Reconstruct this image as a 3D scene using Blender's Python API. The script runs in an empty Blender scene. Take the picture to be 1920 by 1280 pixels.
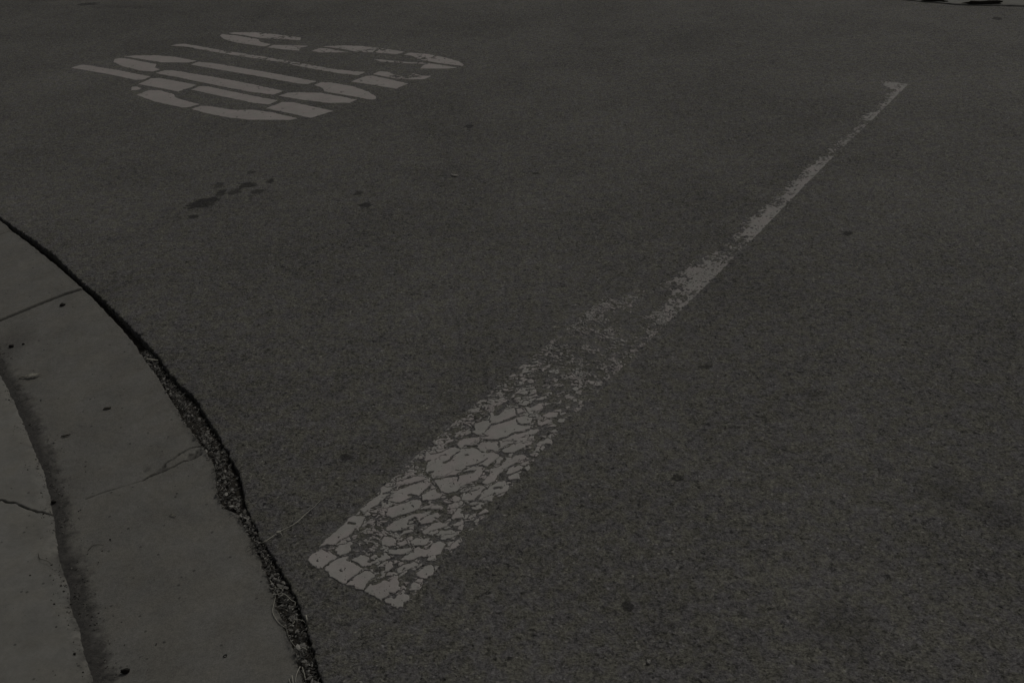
import bpy, math, random
import numpy as np
from mathutils import Matrix, Vector
from math import radians
random.seed(7); RNG = np.random.default_rng(7)
sc = bpy.context.scene
COL = sc.collection

# ------------------------------------------------------------------ camera, sky, sun, exposure
FPX, PITCH, ROLL, CAMH = 1880.0, radians(30.8), radians(-3.0), 1.794
cam = bpy.data.cameras.new("camera"); camo = bpy.data.objects.new("camera", cam); COL.objects.link(camo)
cam.sensor_width = 36.0; cam.lens = FPX / 1920 * 36.0; cam.clip_start = 0.05; cam.clip_end = 1000
camo.matrix_world = Matrix.Translation((0, 0, CAMH)) @ Matrix.Rotation(radians(90) - PITCH, 4, 'X') @ Matrix.Rotation(ROLL, 4, 'Z')
sc.camera = camo

SUN_EL, SUN_AZ = radians(50), radians(38)      # azimuth measured from +Y towards +X
w = bpy.data.worlds.new("World"); sc.world = w; w.use_nodes = True
nt = w.node_tree; nt.nodes.clear()
sky = nt.nodes.new("ShaderNodeTexSky"); sky.sky_type = 'NISHITA'; sky.sun_disc = False
sky.sun_elevation = SUN_EL; sky.sun_rotation = SUN_AZ
sky.air_density = 1.0; sky.dust_density = 6.0; sky.ozone_density = 1.0
bg = nt.nodes.new("ShaderNodeBackground"); bg.inputs[1].default_value = 0.07
hs = nt.nodes.new("ShaderNodeHueSaturation"); hs.inputs['Saturation'].default_value = 0.22
wo = nt.nodes.new("ShaderNodeOutputWorld")
nt.links.new(sky.outputs[0], hs.inputs['Color']); nt.links.new(hs.outputs[0], bg.inputs[0]); nt.links.new(bg.outputs[0], wo.inputs[0])
sl = bpy.data.lights.new("sun", 'SUN'); sl.energy = 1.4; sl.angle = radians(14); sl.color = (1.0, 0.95, 0.86)
so = bpy.data.objects.new("sun", sl); COL.objects.link(so)
sd = Vector((math.sin(SUN_AZ) * math.cos(SUN_EL), math.cos(SUN_AZ) * math.cos(SUN_EL), math.sin(SUN_EL)))
so.rotation_euler = sd.to_track_quat('Z', 'Y').to_euler(); so.location = (3, 3, 6)
sc.view_settings.view_transform = 'Standard'; sc.view_settings.look = 'None'
sc.view_settings.gamma = 1.0; sc.view_settings.use_curve_mapping = False
sc.view_settings.exposure = -1.35

# ------------------------------------------------------------------ survey: photo point -> point on the ground
def at(x, y, z=0.0):
    u = (x - 960) / FPX; v = (640 - y) / FPX
    c, s = math.cos(ROLL), math.sin(ROLL); u, v = c * u - s * v, s * u + c * v
    Y = math.cos(PITCH) + v * math.sin(PITCH); Z = -math.sin(PITCH) + v * math.cos(PITCH)
    t = (z - CAMH) / Z
    return (u * t, Y * t)
def zoomed(x0, y0, k, pts, z=0.0): return np.array([at(x0 + a / k, y0 + b / k, z) for a, b in pts])

# ------------------------------------------------------------------ helpers
def tag(o, label=None, cat=None, group=None, kind=None):
    if label: o['label'] = label
    if cat: o['category'] = cat
    if group: o['group'] = group
    if kind: o['kind'] = kind
    return o
def mesh_obj(name, V, F, mat, parent=None, smooth=False):
    me = bpy.data.meshes.new(name)
    me.from_pydata([tuple(map(float, v)) for v in V], [], [tuple(map(int, f)) for f in F]); me.update()
    if smooth: me.polygons.foreach_set('use_smooth', [True] * len(me.polygons))
    me.materials.append(mat)
    o = bpy.data.objects.new(name, me); COL.objects.link(o)
    if parent: o.parent = parent
    return o
def grid_obj(name, X, Y, Z, mat, attrs=None, smooth=True):
    n, m = X.shape
    me = bpy.data.meshes.new(name)
    co = np.stack([X, Y, Z], -1).reshape(-1, 3).astype(np.float32)
    i, j = np.meshgrid(np.arange(n - 1), np.arange(m - 1), indexing='ij')
    a = (i * m + j).ravel(); q = np.stack([a, a + m, a + m + 1, a + 1], 1)
    # keep normals up
    p0, p1, p3 = co[q[0, 0]], co[q[0, 1]], co[q[0, 3]]
    if np.cross(p1 - p0, p3 - p0)[2] < 0: q = q[:, ::-1]
    me.vertices.add(len(co)); me.vertices.foreach_set('co', co.ravel())
    me.loops.add(q.size); me.loops.foreach_set('vertex_index', q.ravel().astype(np.int32))
    me.polygons.add(len(q)); me.polygons.foreach_set('loop_start', (np.arange(len(q)) * 4).astype(np.int32))
    me.polygons.foreach_set('loop_total', np.full(len(q), 4, np.int32))
    if smooth: me.polygons.foreach_set('use_smooth', np.ones(len(q), bool))
    me.update(calc_edges=True); me.validate()
    for k, A in (attrs or {}).items():
        at_ = me.attributes.new(k, 'FLOAT', 'POINT'); at_.data.foreach_set('value', A.ravel().astype(np.float32))
    me.materials.append(mat)
    o = bpy.data.objects.new(name, me); COL.objects.link(o); return o

def vnoise(X, Y, s, seed=0):
    """smooth value noise, lattice size s metres, 0..1"""
    x = X / s + 1000.37; y = Y / s + 1000.71
    xi = np.floor(x).astype(np.int64); yi = np.floor(y).astype(np.int64)
    fx = x - xi; fy = y - yi; fx = fx * fx * (3 - 2 * fx); fy = fy * fy * (3 - 2 * fy)
    def h(a, b):
        n = (a * 374761393 + b * 668265263 + seed * 974634777) & 0xffffffff
        n = ((n ^ (n >> 13)) * 1274126177) & 0xffffffff
        return ((n ^ (n >> 16)) & 0xffff) / 65535.0
    return (h(xi, yi) * (1 - fx) + h(xi + 1, yi) * fx) * (1 - fy) + (h(xi, yi + 1) * (1 - fx) + h(xi + 1, yi + 1) * fx) * fy
def fnoise(X, Y, s, o=3, seed=0, g=0.5):
    t = 0; a = 1; n = 0
    for k in range(o): t = t + a * vnoise(X, Y, s / 2 ** k, seed + k); n += a; a *= g
    return t / n
def seg_dist(X, Y, a, b):
    dx, dy = b[0] - a[0], b[1] - a[1]; L = dx * dx + dy * dy + 1e-12
    t = np.clip(((X - a[0]) * dx + (Y - a[1]) * dy) / L, 0, 1)
    return np.hypot(X - a[0] - t * dx, Y - a[1] - t * dy)
def line_dist(X, Y, P):
    d = np.full(X.shape, 9.0)
    for a, b in zip(P[:-1], P[1:]): d = np.minimum(d, seg_dist(X, Y, a, b))
    return d
def poly_sdf(X, Y, P):
    """signed distance, positive inside"""
    d = np.full(X.shape, 9.0); ins = np.zeros(X.shape, bool); n = len(P)
    for k in range(n):
        a = P[k]; b = P[(k + 1) % n]; d = np.minimum(d, seg_dist(X, Y, a, b))
        c = ((a[1] > Y) != (b[1] > Y)); dy = (b[1] - a[1]) or 1e-12
        ins ^= c & (X < (b[0] - a[0]) * (Y - a[1]) / dy + a[0])
    return np.where(ins, d, -d)
def union_poly(F, X, Y, xs, ys, P, pad=0.02):
    """max polygon sdf into F on the sub window of a regular grid (local frame)"""
    i0, i1 = np.searchsorted(xs, P[:, 0].min() - pad), np.searchsorted(xs, P[:, 0].max() + pad)
    j0, j1 = np.searchsorted(ys, P[:, 1].min() - pad), np.searchsorted(ys, P[:, 1].max() + pad)
    if i1 <= i0 or j1 <= j0: return
    s = np.s_[i0:i1, j0:j1]
    F[s] = np.maximum(F[s], poly_sdf(X[s], Y[s], P))
def smooth_poly(P, it=1):
    P = np.asarray(P)
    for _ in range(it):
        Q = np.roll(P, -1, 0); P = np.stack([.78 * P + .22 * Q, .22 * P + .78 * Q], 1).reshape(-1, 2)
    return P

def contour_obj(name, F, xs, ys, O, ex, ey, zt, mat, z0=0.0, soft=0.0015, parent=None):
    """the region F>0 of a regular grid as one thin slab of paint with real rounded edges"""
    n, m = F.shape; ins = F > 0
    code = (ins[:-1, :-1] * 1 + ins[1:, :-1] * 2 + ins[1:, 1:] * 4 + ins[:-1, 1:] * 8)
    NC = n * m; NH = (n - 1) * m
    def hid(i, j): return NC + i * m + j
    def vid(i, j): return NC + NH + i * (m - 1) + j
    xs = np.asarray(xs); ys = np.asarray(ys)
    px = np.zeros(NC + NH + n * (m - 1)); py = px.copy(); pz = px.copy()
    XX, YY = np.meshgrid(xs, ys, indexing='ij')
    px[:NC] = XX.ravel(); py[:NC] = YY.ravel()
    pz[:NC] = (zt * (0.45 + 0.55 * np.clip(F / soft, 0, 1))).ravel()
    with np.errstate(all='ignore'):
        t = np.clip(F[:-1] / (F[:-1] - F[1:]), 0.05, 0.95)
        px[NC:NC + NH] = (xs[:-1, None] + t * np.diff(xs)[:, None]).ravel(); py[NC:NC + NH] = np.broadcast_to(ys, (n - 1, m)).ravel()
        t = np.clip(F[:, :-1] / (F[:, :-1] - F[:, 1:]), 0.05, 0.95)
        px[NC + NH:] = np.broadcast_to(xs[:, None], (n, m - 1)).ravel(); py[NC + NH:] = (ys[None, :-1] + t * np.diff(ys)[None]).ravel()
    pz[NC:] = zt * 0.45
    faces, sides = [], []
    for c in range(1, 16):
        I, J = np.nonzero(code == c)
        if not len(I): continue
        corner = [I * m + J, (I + 1) * m + J, (I + 1) * m + J + 1, I * m + J + 1]
        edge = [hid(I, J), vid(I + 1, J), hid(I, J + 1), vid(I, J)]
        lst, typ = [], []
        for k in range(4):
            a, b = bool(c >> k & 1), bool(c >> ((k + 1) % 4) & 1)
            if a: lst.append(corner[k]); typ.append(0)
            if a != b: lst.append(edge[k]); typ.append(1)
        A = np.stack(lst, 1); faces += A.tolist()
        L = len(lst)
        for k in range(L):
            if typ[k] and typ[(k + 1) % L]: sides.append(np.stack([lst[k], lst[(k + 1) % L]], 1))
    used = np.zeros(len(px), bool)
    for f in faces: used[f] = True
    idx = np.cumsum(used) - 1; U = np.nonzero(used)[0]
    W = np.stack([O[0] + px[U] * ex[0] + py[U] * ey[0], O[1] + px[U] * ex[1] + py[U] * ey[1], z0 + pz[U]], 1)
    S = idx[np.concatenate(sides)] if sides else np.zeros((0, 2), int)
    bu, inv = np.unique(S, return_inverse=True); inv = inv.reshape(S.shape)
    B = W[bu].copy(); B[:, 2] = -0.002
    nb = len(W)
    FF = [[idx[q] for q in f] for f in faces]
    FF += [[b, a, nb + ia, nb + ib] for (a, b), (ia, ib) in zip(S, inv)]
    if ex[0] * ey[1] - ex[1] * ey[0] < 0: FF = [f[::-1] for f in FF]
    return mesh_obj(name, np.concatenate([W, B]), FF, mat, parent)

# ------------------------------------------------------------------ materials
class NT:
    def __init__(s, name, rough=0.85, spec=0.35):
        s.m = bpy.data.materials.new(name); s.m.use_nodes = True; s.t = s.m.node_tree
        s.b = s.t.nodes['Principled BSDF']; s.b.inputs['Roughness'].default_value = rough
        s.b.inputs['Specular IOR Level'].default_value = spec
        s.tc = s.t.nodes.new('ShaderNodeTexCoord').outputs['Object']
    def n(s, typ, **kw):
        x = s.t.nodes.new(typ)
        for k, v in kw.items():
            if hasattr(x, k): setattr(x, k, v)
        return x
    def l(s, a, b): s.t.links.new(a, b)
    def noise(s, scale, detail=3, rough=0.5, out='Fac', dist=0.0, vec=None):
        x = s.n('ShaderNodeTexNoise'); x.inputs['Scale'].default_value = scale; x.inputs['Detail'].default_value = detail
        x.inputs['Roughness'].default_value = rough; x.inputs['Distortion'].default_value = dist
        s.l(vec or s.tc, x.inputs['Vector']); return x.outputs[out]
    def vor(s, scale, feature='F1', out='Color', vec=None):
        x = s.n('ShaderNodeTexVoronoi'); x.feature = feature; x.inputs['Scale'].default_value = scale
        s.l(vec or s.tc, x.inputs['Vector']); return x.outputs[out]
    def math(s, op, a, b=0.0, c=None, clamp=False):
        x = s.n('ShaderNodeMath'); x.operation = op; x.use_clamp = clamp
        for i, v in enumerate((a, b, c)):
            if v is None: continue
            if isinstance(v, (int, float)): x.inputs[i].default_value = v
            else: s.l(v, x.inputs[i])
        return x.outputs[0]
    def rng(s, v, a, b, c=0.0, d=1.0, smooth=False):
        x = s.n('ShaderNodeMapRange'); x.clamp = True
        if smooth: x.interpolation_type = 'SMOOTHSTEP'
        s.l(v, x.inputs[0])
        for i, q in enumerate((a, b, c, d)): x.inputs[i + 1].default_value = q
        return x.outputs[0]
    def sepx(s, v):
        x = s.n('ShaderNodeSeparateColor'); s.l(v, x.inputs[0]); return x.outputs[0]
    def mix(s, f, a, b, mode='MIX'):
        x = s.n('ShaderNodeMix'); x.data_type = 'RGBA'; x.blend_type = mode
        for i, v in ((0, f), (6, a), (7, b)):
            if isinstance(v, (int, float)): x.inputs[i].default_value = v
            elif isinstance(v, tuple): x.inputs[i].default_value = (*v, 1)
            else: s.l(v, x.inputs[i])
        return x.outputs[2]
    def scale(s, col, fac):
        x = s.n('ShaderNodeVectorMath'); x.operation = 'SCALE'
        s.l(col, x.inputs[0])
        if isinstance(fac, (int, float)): x.inputs['Scale'].default_value = fac
        else: s.l(fac, x.inputs['Scale'])
        return x.outputs[0]
    def attr(s, name):
        x = s.n('ShaderNodeAttribute'); x.attribute_name = name; return x.outputs['Fac']
    def bump(s, hgt, dist, strength=1.0):
        x = s.n('ShaderNodeBump'); x.inputs['Strength'].default_value = strength; x.inputs['Distance'].default_value = dist
        s.l(hgt, x.inputs['Height']); s.l(x.outputs[0], s.b.inputs['Normal']); return x
    def base(s, c): s.l(c, s.b.inputs['Base Color'])

STAINS = [(376, 382, 22, 9, 1), (401, 374, 14, 6, 1), (415, 361, 12, 6, .9), (410, 348, 8, 5, .7), (441, 359, 12, 5, .9), (465, 347, 18, 5, 1), (484, 359, 13, 4, .8),
          (508, 339, 10, 5, 1), (365, 406, 13, 4, 1), (683, 385, 12, 6, 1), (670, 363, 8, 5, .8), (472, 323, 10, 4, .7), (1270, 897, 13, 8, 1),
          (1590, 437, 12, 5, 1), (1178, 1135, 11, 9, .9), (1005, 325, 10, 3, .9), (1325, 688, 13, 4, .9), (650, 856, 12, 7, .9),
          (1585, 1180, 60, 60, .5), (1775, 920, 60, 35, .5), (1525, 740, 24, 10, .55), (230, 13, 60, 3, .5), (165, 8, 18, 3, .8), (880, 237, 10, 4, .9), (1870, 960, 50, 30, .4), (1870, 35, 10, 3, .9), (920, 880, 1, 1, 0)]
def asphalt_material():
    N = NT('weathered_asphalt', 0.88, 0.3)
    warp = N.noise(50, 2, .5, 'Color')
    wv = N.n('ShaderNodeVectorMath'); wv.operation = 'MULTIPLY_ADD'; N.l(warp, wv.inputs[0]); wv.inputs[1].default_value = (.012,) * 3; N.l(N.tc, wv.inputs[2])
    vw = wv.outputs[0]
    st1 = N.sepx(N.vor(210, vec=vw)); st2 = N.sepx(N.vor(95, vec=vw)); fine = N.noise(260, 4, .7); mid = N.noise(38, 5, .68); broad = N.noise(6, 4, .6); huge = N.noise(.55, 3, .55)
    v = N.math('MULTIPLY_ADD', st1, .78, .46)
    v = N.math('MULTIPLY_ADD', st2, .34, v); g8 = N.noise(120, 3, .6, dist=.6); v = N.math('ADD', v, N.rng(g8, .28, .72, -.34, .30))
    v = N.math('ADD', v, N.rng(fine, .25, .75, -.32, .32))
    v = N.math('ADD', v, N.rng(mid, .3, .7, -.24, .24))
    v = N.math('ADD', v, N.rng(broad, .3, .7, -.07, .07))
    v = N.math('ADD', v, N.rng(huge, .3, .7, -.15, .15)); v = N.math('ADD', v, N.rng(N.noise(1.9, 4, .65, dist=.5), .35, .65, -.10, .08))
    # pale stones and dark open pores
    sp = N.sepx(N.vor(105, vec=vw)); spd = N.vor(105, out='Distance', vec=vw)
    light = N.math('MULTIPLY', N.rng(sp, .945, .96), N.rng(spd, .42, .28))
    pr = N.sepx(N.vor(58, vec=vw)); prd = N.vor(58, out='Distance', vec=vw)
    dark = N.math('MULTIPLY', N.rng(pr, .86, .9), N.rng(prd, .5, .22))
    pr2 = N.sepx(N.vor(130, vec=vw)); dark2 = N.rng(pr2, .86, .9)
    v = N.math('MULTIPLY_ADD', light, .95, v)
    v = N.math('MULTIPLY_ADD', dark, -.24, v)
    v = N.math('MULTIPLY_ADD', dark2, -.22, v)
    # oil and tar spots
    nz = N.noise(45, 4, .7); nzb = N.noise(14, 3, .6)
    stain = None
    for (x, y, rx, ry, a) in STAINS:
        if a == 0: continue
        c = np.array(at(x, y)); ax = (np.array(at(x + rx, y)) - np.array(at(x - rx, y))) / 2; ay = (np.array(at(x, y + ry)) - np.array(at(x, y - ry))) / 2
        mp = N.n('ShaderNodeMapping'); mp.vector_type = 'TEXTURE'
        mp.inputs['Location'].default_value = (c[0], c[1], 0); mp.inputs['Rotation'].default_value = (0, 0, math.atan2(ax[1], ax[0]))
        mp.inputs['Scale'].default_value = (np.hypot(*ax), np.hypot(*ay), 1); N.l(N.tc, mp.inputs['Vector'])
        ln = N.n('ShaderNodeVectorMath'); ln.operation = 'LENGTH'; N.l(mp.outputs[0], ln.inputs[0])
        d = N.math('SUBTRACT', 1.0, ln.outputs['Value'])
        d = N.math('MULTIPLY_ADD', N.math('ADD', nz, nzb), 2.2, N.math('SUBTRACT', d, 2.2))
        q = N.math('MULTIPLY', N.rng(d, .0 if a > .6 else -.35, .26 if a > .6 else .9), a)
        stain = q if stain is None else N.math('MAXIMUM', stain, q)
    v = N.math('MULTIPLY', v, N.math('MULTIPLY_ADD', stain, -.72, 1.0))
    hue = N.noise(20, 5, .7); tint = N.mix(N.rng(hue, .43, .57), (.0965, .0930, .0922), (.103, .0998, .0835))
    N.base(N.scale(tint, v))
    h = N.math('MULTIPLY_ADD', st1, .5, N.math('MULTIPLY', fine, .6)); h = N.math('MULTIPLY_ADD', mid, 1.2, h)
    h = N.math('MULTIPLY_ADD', dark, -1.0, h)
    h = N.math('MULTIPLY_ADD', g8, 1.2, h); N.bump(h, .0030, .9)
    return N.m
def paint_material(name, dirt=0.5, tint=(.292, .268, .255)):
    N = NT(name, .75, .35)
    a = N.noise(7, 4, .6); b = N.noise(60, 5, .7); hue = N.noise(17, 2, .5)
    c = N.mix(N.rng(hue, .38, .6), tint, (tint[0] * .93, tint[1] * .985, tint[2] * .96))
    v = N.math('ADD', N.rng(a, .3, .7, .90, 1.06), N.rng(b, .3, .7, -.06 * (1 + dirt), .05))
    spots = N.math('MULTIPLY', N.rng(N.sepx(N.vor(95)), .93, .95), N.rng(N.vor(95, out='Distance'), .4, .2))
    v = N.math('MULTIPLY_ADD', spots, -.45 * dirt, v)
    pk = N.math('MULTIPLY', N.rng(N.noise(90, 3, .6), .66, .72), dirt * .45)
    v = N.math('SUBTRACT', v, pk)
    N.base(N.scale(c, v)); N.bump(N.math('ADD', N.noise(180, 4, .7), N.noise(30, 3, .5)), .0012, .5)
    return N.m
def concrete_material(name, base=(.136, .133, .122), rough_grain=1.0):
    N = NT(name, .85, .3)
    f = N.noise(320, 4, .75); m = N.noise(45, 5, .65); b = N.noise(7, 4, .55); st = N.sepx(N.vor(260))
    v = N.math('ADD', N.rng(f, .25, .75, 1 - .34 * rough_grain, 1 + .30 * rough_grain), N.rng(m, .3, .7, -.10, .09))
    v = N.math('ADD', v, N.rng(b, .3, .7, -.12, .12)); v = N.math('MULTIPLY_ADD', st, .16 * rough_grain, N.math('SUBTRACT', v, .05 * rough_grain)); v = N.math('ADD', v, N.rng(N.noise(120, 3, .65), .3, .7, -.11 * rough_grain, .09 * rough_grain))
    pit = N.math('MULTIPLY', N.rng(N.sepx(N.vor(70)), .955, .965), N.rng(N.vor(70, out='Distance'), .34, .18))
    v = N.math('MULTIPLY_ADD', pit, -.5, v)
    col = N.scale(N.mix(N.rng(N.noise(12, 3, .5), .4, .6), base, (base[0] * 1.0, base[1] * .985, base[2] * .95)), v)
    d = N.attr('dirt'); dn = N.math('MULTIPLY', d, N.rng(N.noise(150, 4, .7), .2, .7, .72, 1.15))
    dirtc = N.scale(N.mix(N.rng(N.noise(90, 3, .6), .35, .65), (.030, .0285, .0265), (.056, .053, .048)), N.rng(N.noise(420, 3, .7), .25, .75, .62, 1.3))
    N.base(N.mix(N.math('MULTIPLY', dn, 1.0, clamp=True), col, dirtc))
    N.bump(N.math('MULTIPLY_ADD', f, .6, N.math('MULTIPLY_ADD', m, 1.0, N.math('MULTIPLY', pit, -1.0))), .0016, .5 * rough_grain + .1)
    return N.m
def simple_material(name, c1, c2, scale=120, rough=.9, bump=.002, spread=.4):
    N = NT(name, rough, .25)
    c = N.mix(N.rng(N.noise(scale, 4, .65), .35, .65), c1, c2)
    v = N.rng(N.noise(scale * 4, 3, .7), .25, .75, 1 - spread, 1 + spread)
    N.base(N.scale(c, v)); N.bump(N.noise(scale * 2, 4, .7), bump, .8); return N.m
def litter_material(name, lo, hi):
    """each loose piece its own tone"""
    N = NT(name, .85, .25)
    g = N.n('ShaderNodeNewGeometry').outputs['Random Per Island']
    c = N.mix(N.math('POWER', g, 1.7), lo, hi); N.base(N.scale(c, N.rng(N.noise(300, 3, .6), .3, .7, .75, 1.2))); return N.m
M_ASPH = asphalt_material()
M_PAINT = paint_material('old_thermoplastic_paint', .5)
M_THIN = paint_material('thin_worn_paint', .9, (.232, .214, .203))
M_PAINT2 = paint_material('old_stencil_paint', .35, (.290, .260, .248))
M_GUT = concrete_material('gutter_concrete', (.130, .127, .116))
M_PAV = concrete_material('smooth_pavement_concrete', (.146, .144, .132), .35)
M_SOIL = simple_material('dark_soil', (.020, .018, .015), (.048, .043, .035), 120)
M_EARTH = simple_material('earth', (.07, .06, .045), (.10, .09, .06), 20)
M_WEED = litter_material('dead_weed', (.020, .019, .017), (.29, .28, .255))
M_GRIT = litter_material('grit', (.03, .028, .025), (.15, .145, .13))
M_STRAW = simple_material('dry_straw', (.30, .29, .25), (.36, .35, .30), 90, spread=.15)
M_LEAF = simple_material('pale_dead_leaf', (.27, .26, .22), (.33, .32, .27), 60, spread=.12)
M_BROWN = simple_material('brown_dead_leaf', (.028, .024, .018), (.05, .044, .034), 80)
M_BLACK = simple_material('black_pod', (.010, .009, .008), (.022, .02, .017), 80)
M_STONE = simple_material('white_pebble', (.26, .25, .23), (.33, .32, .29), 80, spread=.1)

# ------------------------------------------------------------------ kerb-return arc: everything on the left is laid out along it
GR = np.array([at(*p, -.010) for p in [(0, 411), (20, 430), (82, 477), (150, 535), (200, 585), (250, 640), (262, 660), (292, 700), (307, 725), (347, 790), (380, 835), (402, 867), (410, 930), (420, 950), (447, 962), (480, 1023), (513, 1113), (533, 1170), (560, 1233), (572, 1280)]])
AE = np.array([at(*p) for p in [(0, 402), (28, 424), (60, 445), (102, 473), (150, 520), (200, 563), (235, 596), (275, 640), (300, 668), (320, 699), (342, 722), (370, 747), (400, 798), (430, 845), (450, 885), (462, 945), (470, 965), (490, 1007), (520, 1050), (553, 1107), (577, 1167), (597, 1240), (608, 1280)]])
FL = np.array([at(*p, -.028) for p in [(0, 700), (30, 752), (52, 800), (65, 835), (88, 890), (93, 922), (101, 957), (108, 1010), (117, 1053), (133, 1100), (137, 1140), (153, 1175), (162, 1223), (179, 1280)]])
A_ = np.c_[2 * GR, np.ones(len(GR))]; sol = np.linalg.lstsq(A_, (GR ** 2).sum(1), rcond=None)[0]
CC = sol[:2]; RC = math.sqrt(sol[2] + (CC ** 2).sum())
def polar(P): P = np.atleast_2d(P); return np.arctan2(P[:, 1] - CC[1], P[:, 0] - CC[0]), np.hypot(P[:, 0] - CC[0], P[:, 1] - CC[1])
def rfun(P):
    t, r = polar(P); o = np.argsort(t); t, r = t[o], r[o]
    e = .25
    return lambda q: np.interp(q, np.r_[t[0] - e, t, t[-1] + e], np.r_[np.mean(r[:3]), r, np.mean(r[-3:])])
rG, rA, rF = rfun(GR), rfun(AE), rfun(FL)
tG = polar(GR)[0]; T0, T1 = tG.min() - .03, tG.max() + .05      # the stretch in the picture
def PT(t, r): return CC[0] + r * np.cos(t), CC[1] + r * np.sin(t)
print('arc', CC, RC, T0, T1)
TT = np.concatenate([np.linspace(T0 - 1.1, T0 - .02, 50), np.arange(T0, T1, .003 / RC * 1.0), np.linspace(T1 + .02, T1 + 1.1, 50)])
VIS = (TT >= T0) & (TT <= T1)
def arcs(t): return t * RC

# asphalt: one sheet from its broken edge at the gutter out to the horizon
jag = (fnoise(arcs(TT), TT * 0, .022, 4, 3, .75) - .5) * .017 - .004
up_ = np.clip((arcs(TT) - arcs(polar(np.array([at(262, 655)]))[0][0])) / .15, 0, 1)
rAe = rA(TT) + jag * (1 + .3 * up_) - .0035 * up_
offs = np.array([0, .0, .001, .003, .008, .05, .2, .8, 3, 12, 60, 300.])
zs = np.array([-.09, -.005, -.002, -.0006, 0, 0, 0, 0, 0, 0, 0, 0])
Rr = rAe[:, None] + offs[None]
Xr, Yr = PT(TT[:, None], Rr)
n2 = (fnoise(Xr, Yr, .01, 3, 9) - .5) * .003
Zr = np.broadcast_to(zs, Xr.shape).copy(); Zr[:, 1:4] += n2[:, 1:4]
road = grid_obj('road', Xr, Yr, Zr, M_ASPH, smooth=False); tag(road, kind='structure')

# gutter pan
TTg = TT
def polyline(x0, y0, k, pts): return zoomed(x0, y0, k, pts, -.01)
JOINT1 = np.array([at(-30, 602), at(0, 590), at(40, 575), at(80, 560), at(120, 546), at(153, 537)])
JOINT0 = np.array([at(-20, 440), at(0, 435), at(12, 431), at(22, 426)])
CR_A = polyline(200, 820, 9.6, [(-400, 1030), (-200, 960), (0, 900), (130, 870), (250, 835), (400, 805), (520, 765), (640, 735), (720, 690), (780, 655), (900, 615), (1000, 590), (1080, 550), (1200, 505), (1300, 450), (1380, 415), (1480, 400), (1600, 350), (1690, 300)])
CR_B = polyline(200, 820, 9.6, [(1000, 500), (1040, 450), (1100, 410), (1190, 375), (1270, 300), (1400, 235), (1500, 185), (1620, 165), (1740, 150)])
CR_C = polyline(200, 820, 9.6, [(1620, 240), (1570, 340), (1500, 390)])
SPALL = [(polyline(200, 820, 9.6, [(930, 540), (1010, 500), (1040, 450), (1060, 500), (1020, 560), (900, 620), (780, 655), (850, 610)]), .005),
         (polyline(200, 820, 9.6, [(1430, 370), (1470, 290), (1570, 290), (1620, 230), (1700, 170), (1700, 290), (1600, 350), (1480, 395)]), .004),
         (polyline(200, 820, 9.6, [(640, 560), (700, 520), (770, 510), (780, 550), (690, 590), (650, 600)]), .0015),
         (polyline(200, 820, 9.6, [(1260, 300), (1300, 270), (1330, 280), (1290, 320)]), .003)]
NR = 170
u = np.linspace(0, 1, NR)
rin = rF(TTg) - .02; rout = rG(TTg) + (fnoise(arcs(TTg), TTg * 0, .025, 3, 5) - .5) * .008
Rg = rin[:, None] + (rout - rin)[:, None] * u[None]
Xg, Yg = PT(TTg[:, None], Rg)
Dout = rout[:, None] - Rg; Dfl = Rg - rF(TTg)[:, None]
Zg = -.010 - .022 * np.clip(Dout / .5, 0, 1.1) ** 1.3
Zg -= .004 * np.clip(1 - Dout / .007, 0, 1) ** 2 * (1 + fnoise(Xg, Yg, .01, 2, 4)) + 0
Zg += .0016 * np.clip(1 - Dfl / .05, 0, 1) * fnoise(Xg, Yg, .008, 3, 29)
Zg += (fnoise(Xg, Yg, .35, 3, 21) - .5) * .006 + (fnoise(Xg, Yg, .02, 3, 22) - .5) * .0009
dirt = np.clip((1 - (Dfl - .020 - .075 * (fnoise(Xg, Yg, .022, 5, 30, .8) - .45)) / .030), 0, 1) ** .9 * (.38 + 1.15 * fnoise(Xg, Yg, .05, 4, 31, .7))
dirt = np.maximum(dirt, np.clip(1 - (Dfl - .01) / .03, 0, 1))
dirt = np.maximum(dirt, .55 * np.clip(1 - Dout / .02, 0, 1) * fnoise(Xg, Yg, .03, 3, 33))
upstream = np.clip((arcs(TTg) - arcs(polar(np.array([at(0, 640)]))[0][0])) / .5 + .6, 0, 1)[:, None]
vis = np.broadcast_to(VIS[:, None], Xg.shape)
wob = (fnoise(Xg, Yg, .03, 3, 41) - .5) * .006
def crack(P, wdt, dep, dk=1.0):
    global Zg, dirt
    d = line_dist(Xg, Yg, P) + wob * .5
    k = np.clip(1 - d / wdt, 0, 1)
    Zg = Zg - dep * k ** .6; dirt = np.maximum(dirt, dk * np.clip(1.4 - d / wdt, 0, 1))
crack(JOINT1, .0110, .012, 1.0); crack(JOINT0, .004, .005, .7)
crack(CR_A[:8], .0022, .003, .65); crack(CR_A[7:], .0036, .008, 1.2); crack(CR_B, .0028, .006, 1.0); crack(CR_C, .003, .005, 1.0)
for P, dep in SPALL:
    s = poly_sdf(Xg, Yg, P) + wob * .4; k = np.clip(s / .004 + .5, 0, 1)
    Zg -= dep * k * (.6 + .8 * fnoise(Xg, Yg, .008, 2, 50)); dirt = np.maximum(dirt, (.45 + .12 * (dep > .003)) * k)
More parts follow.
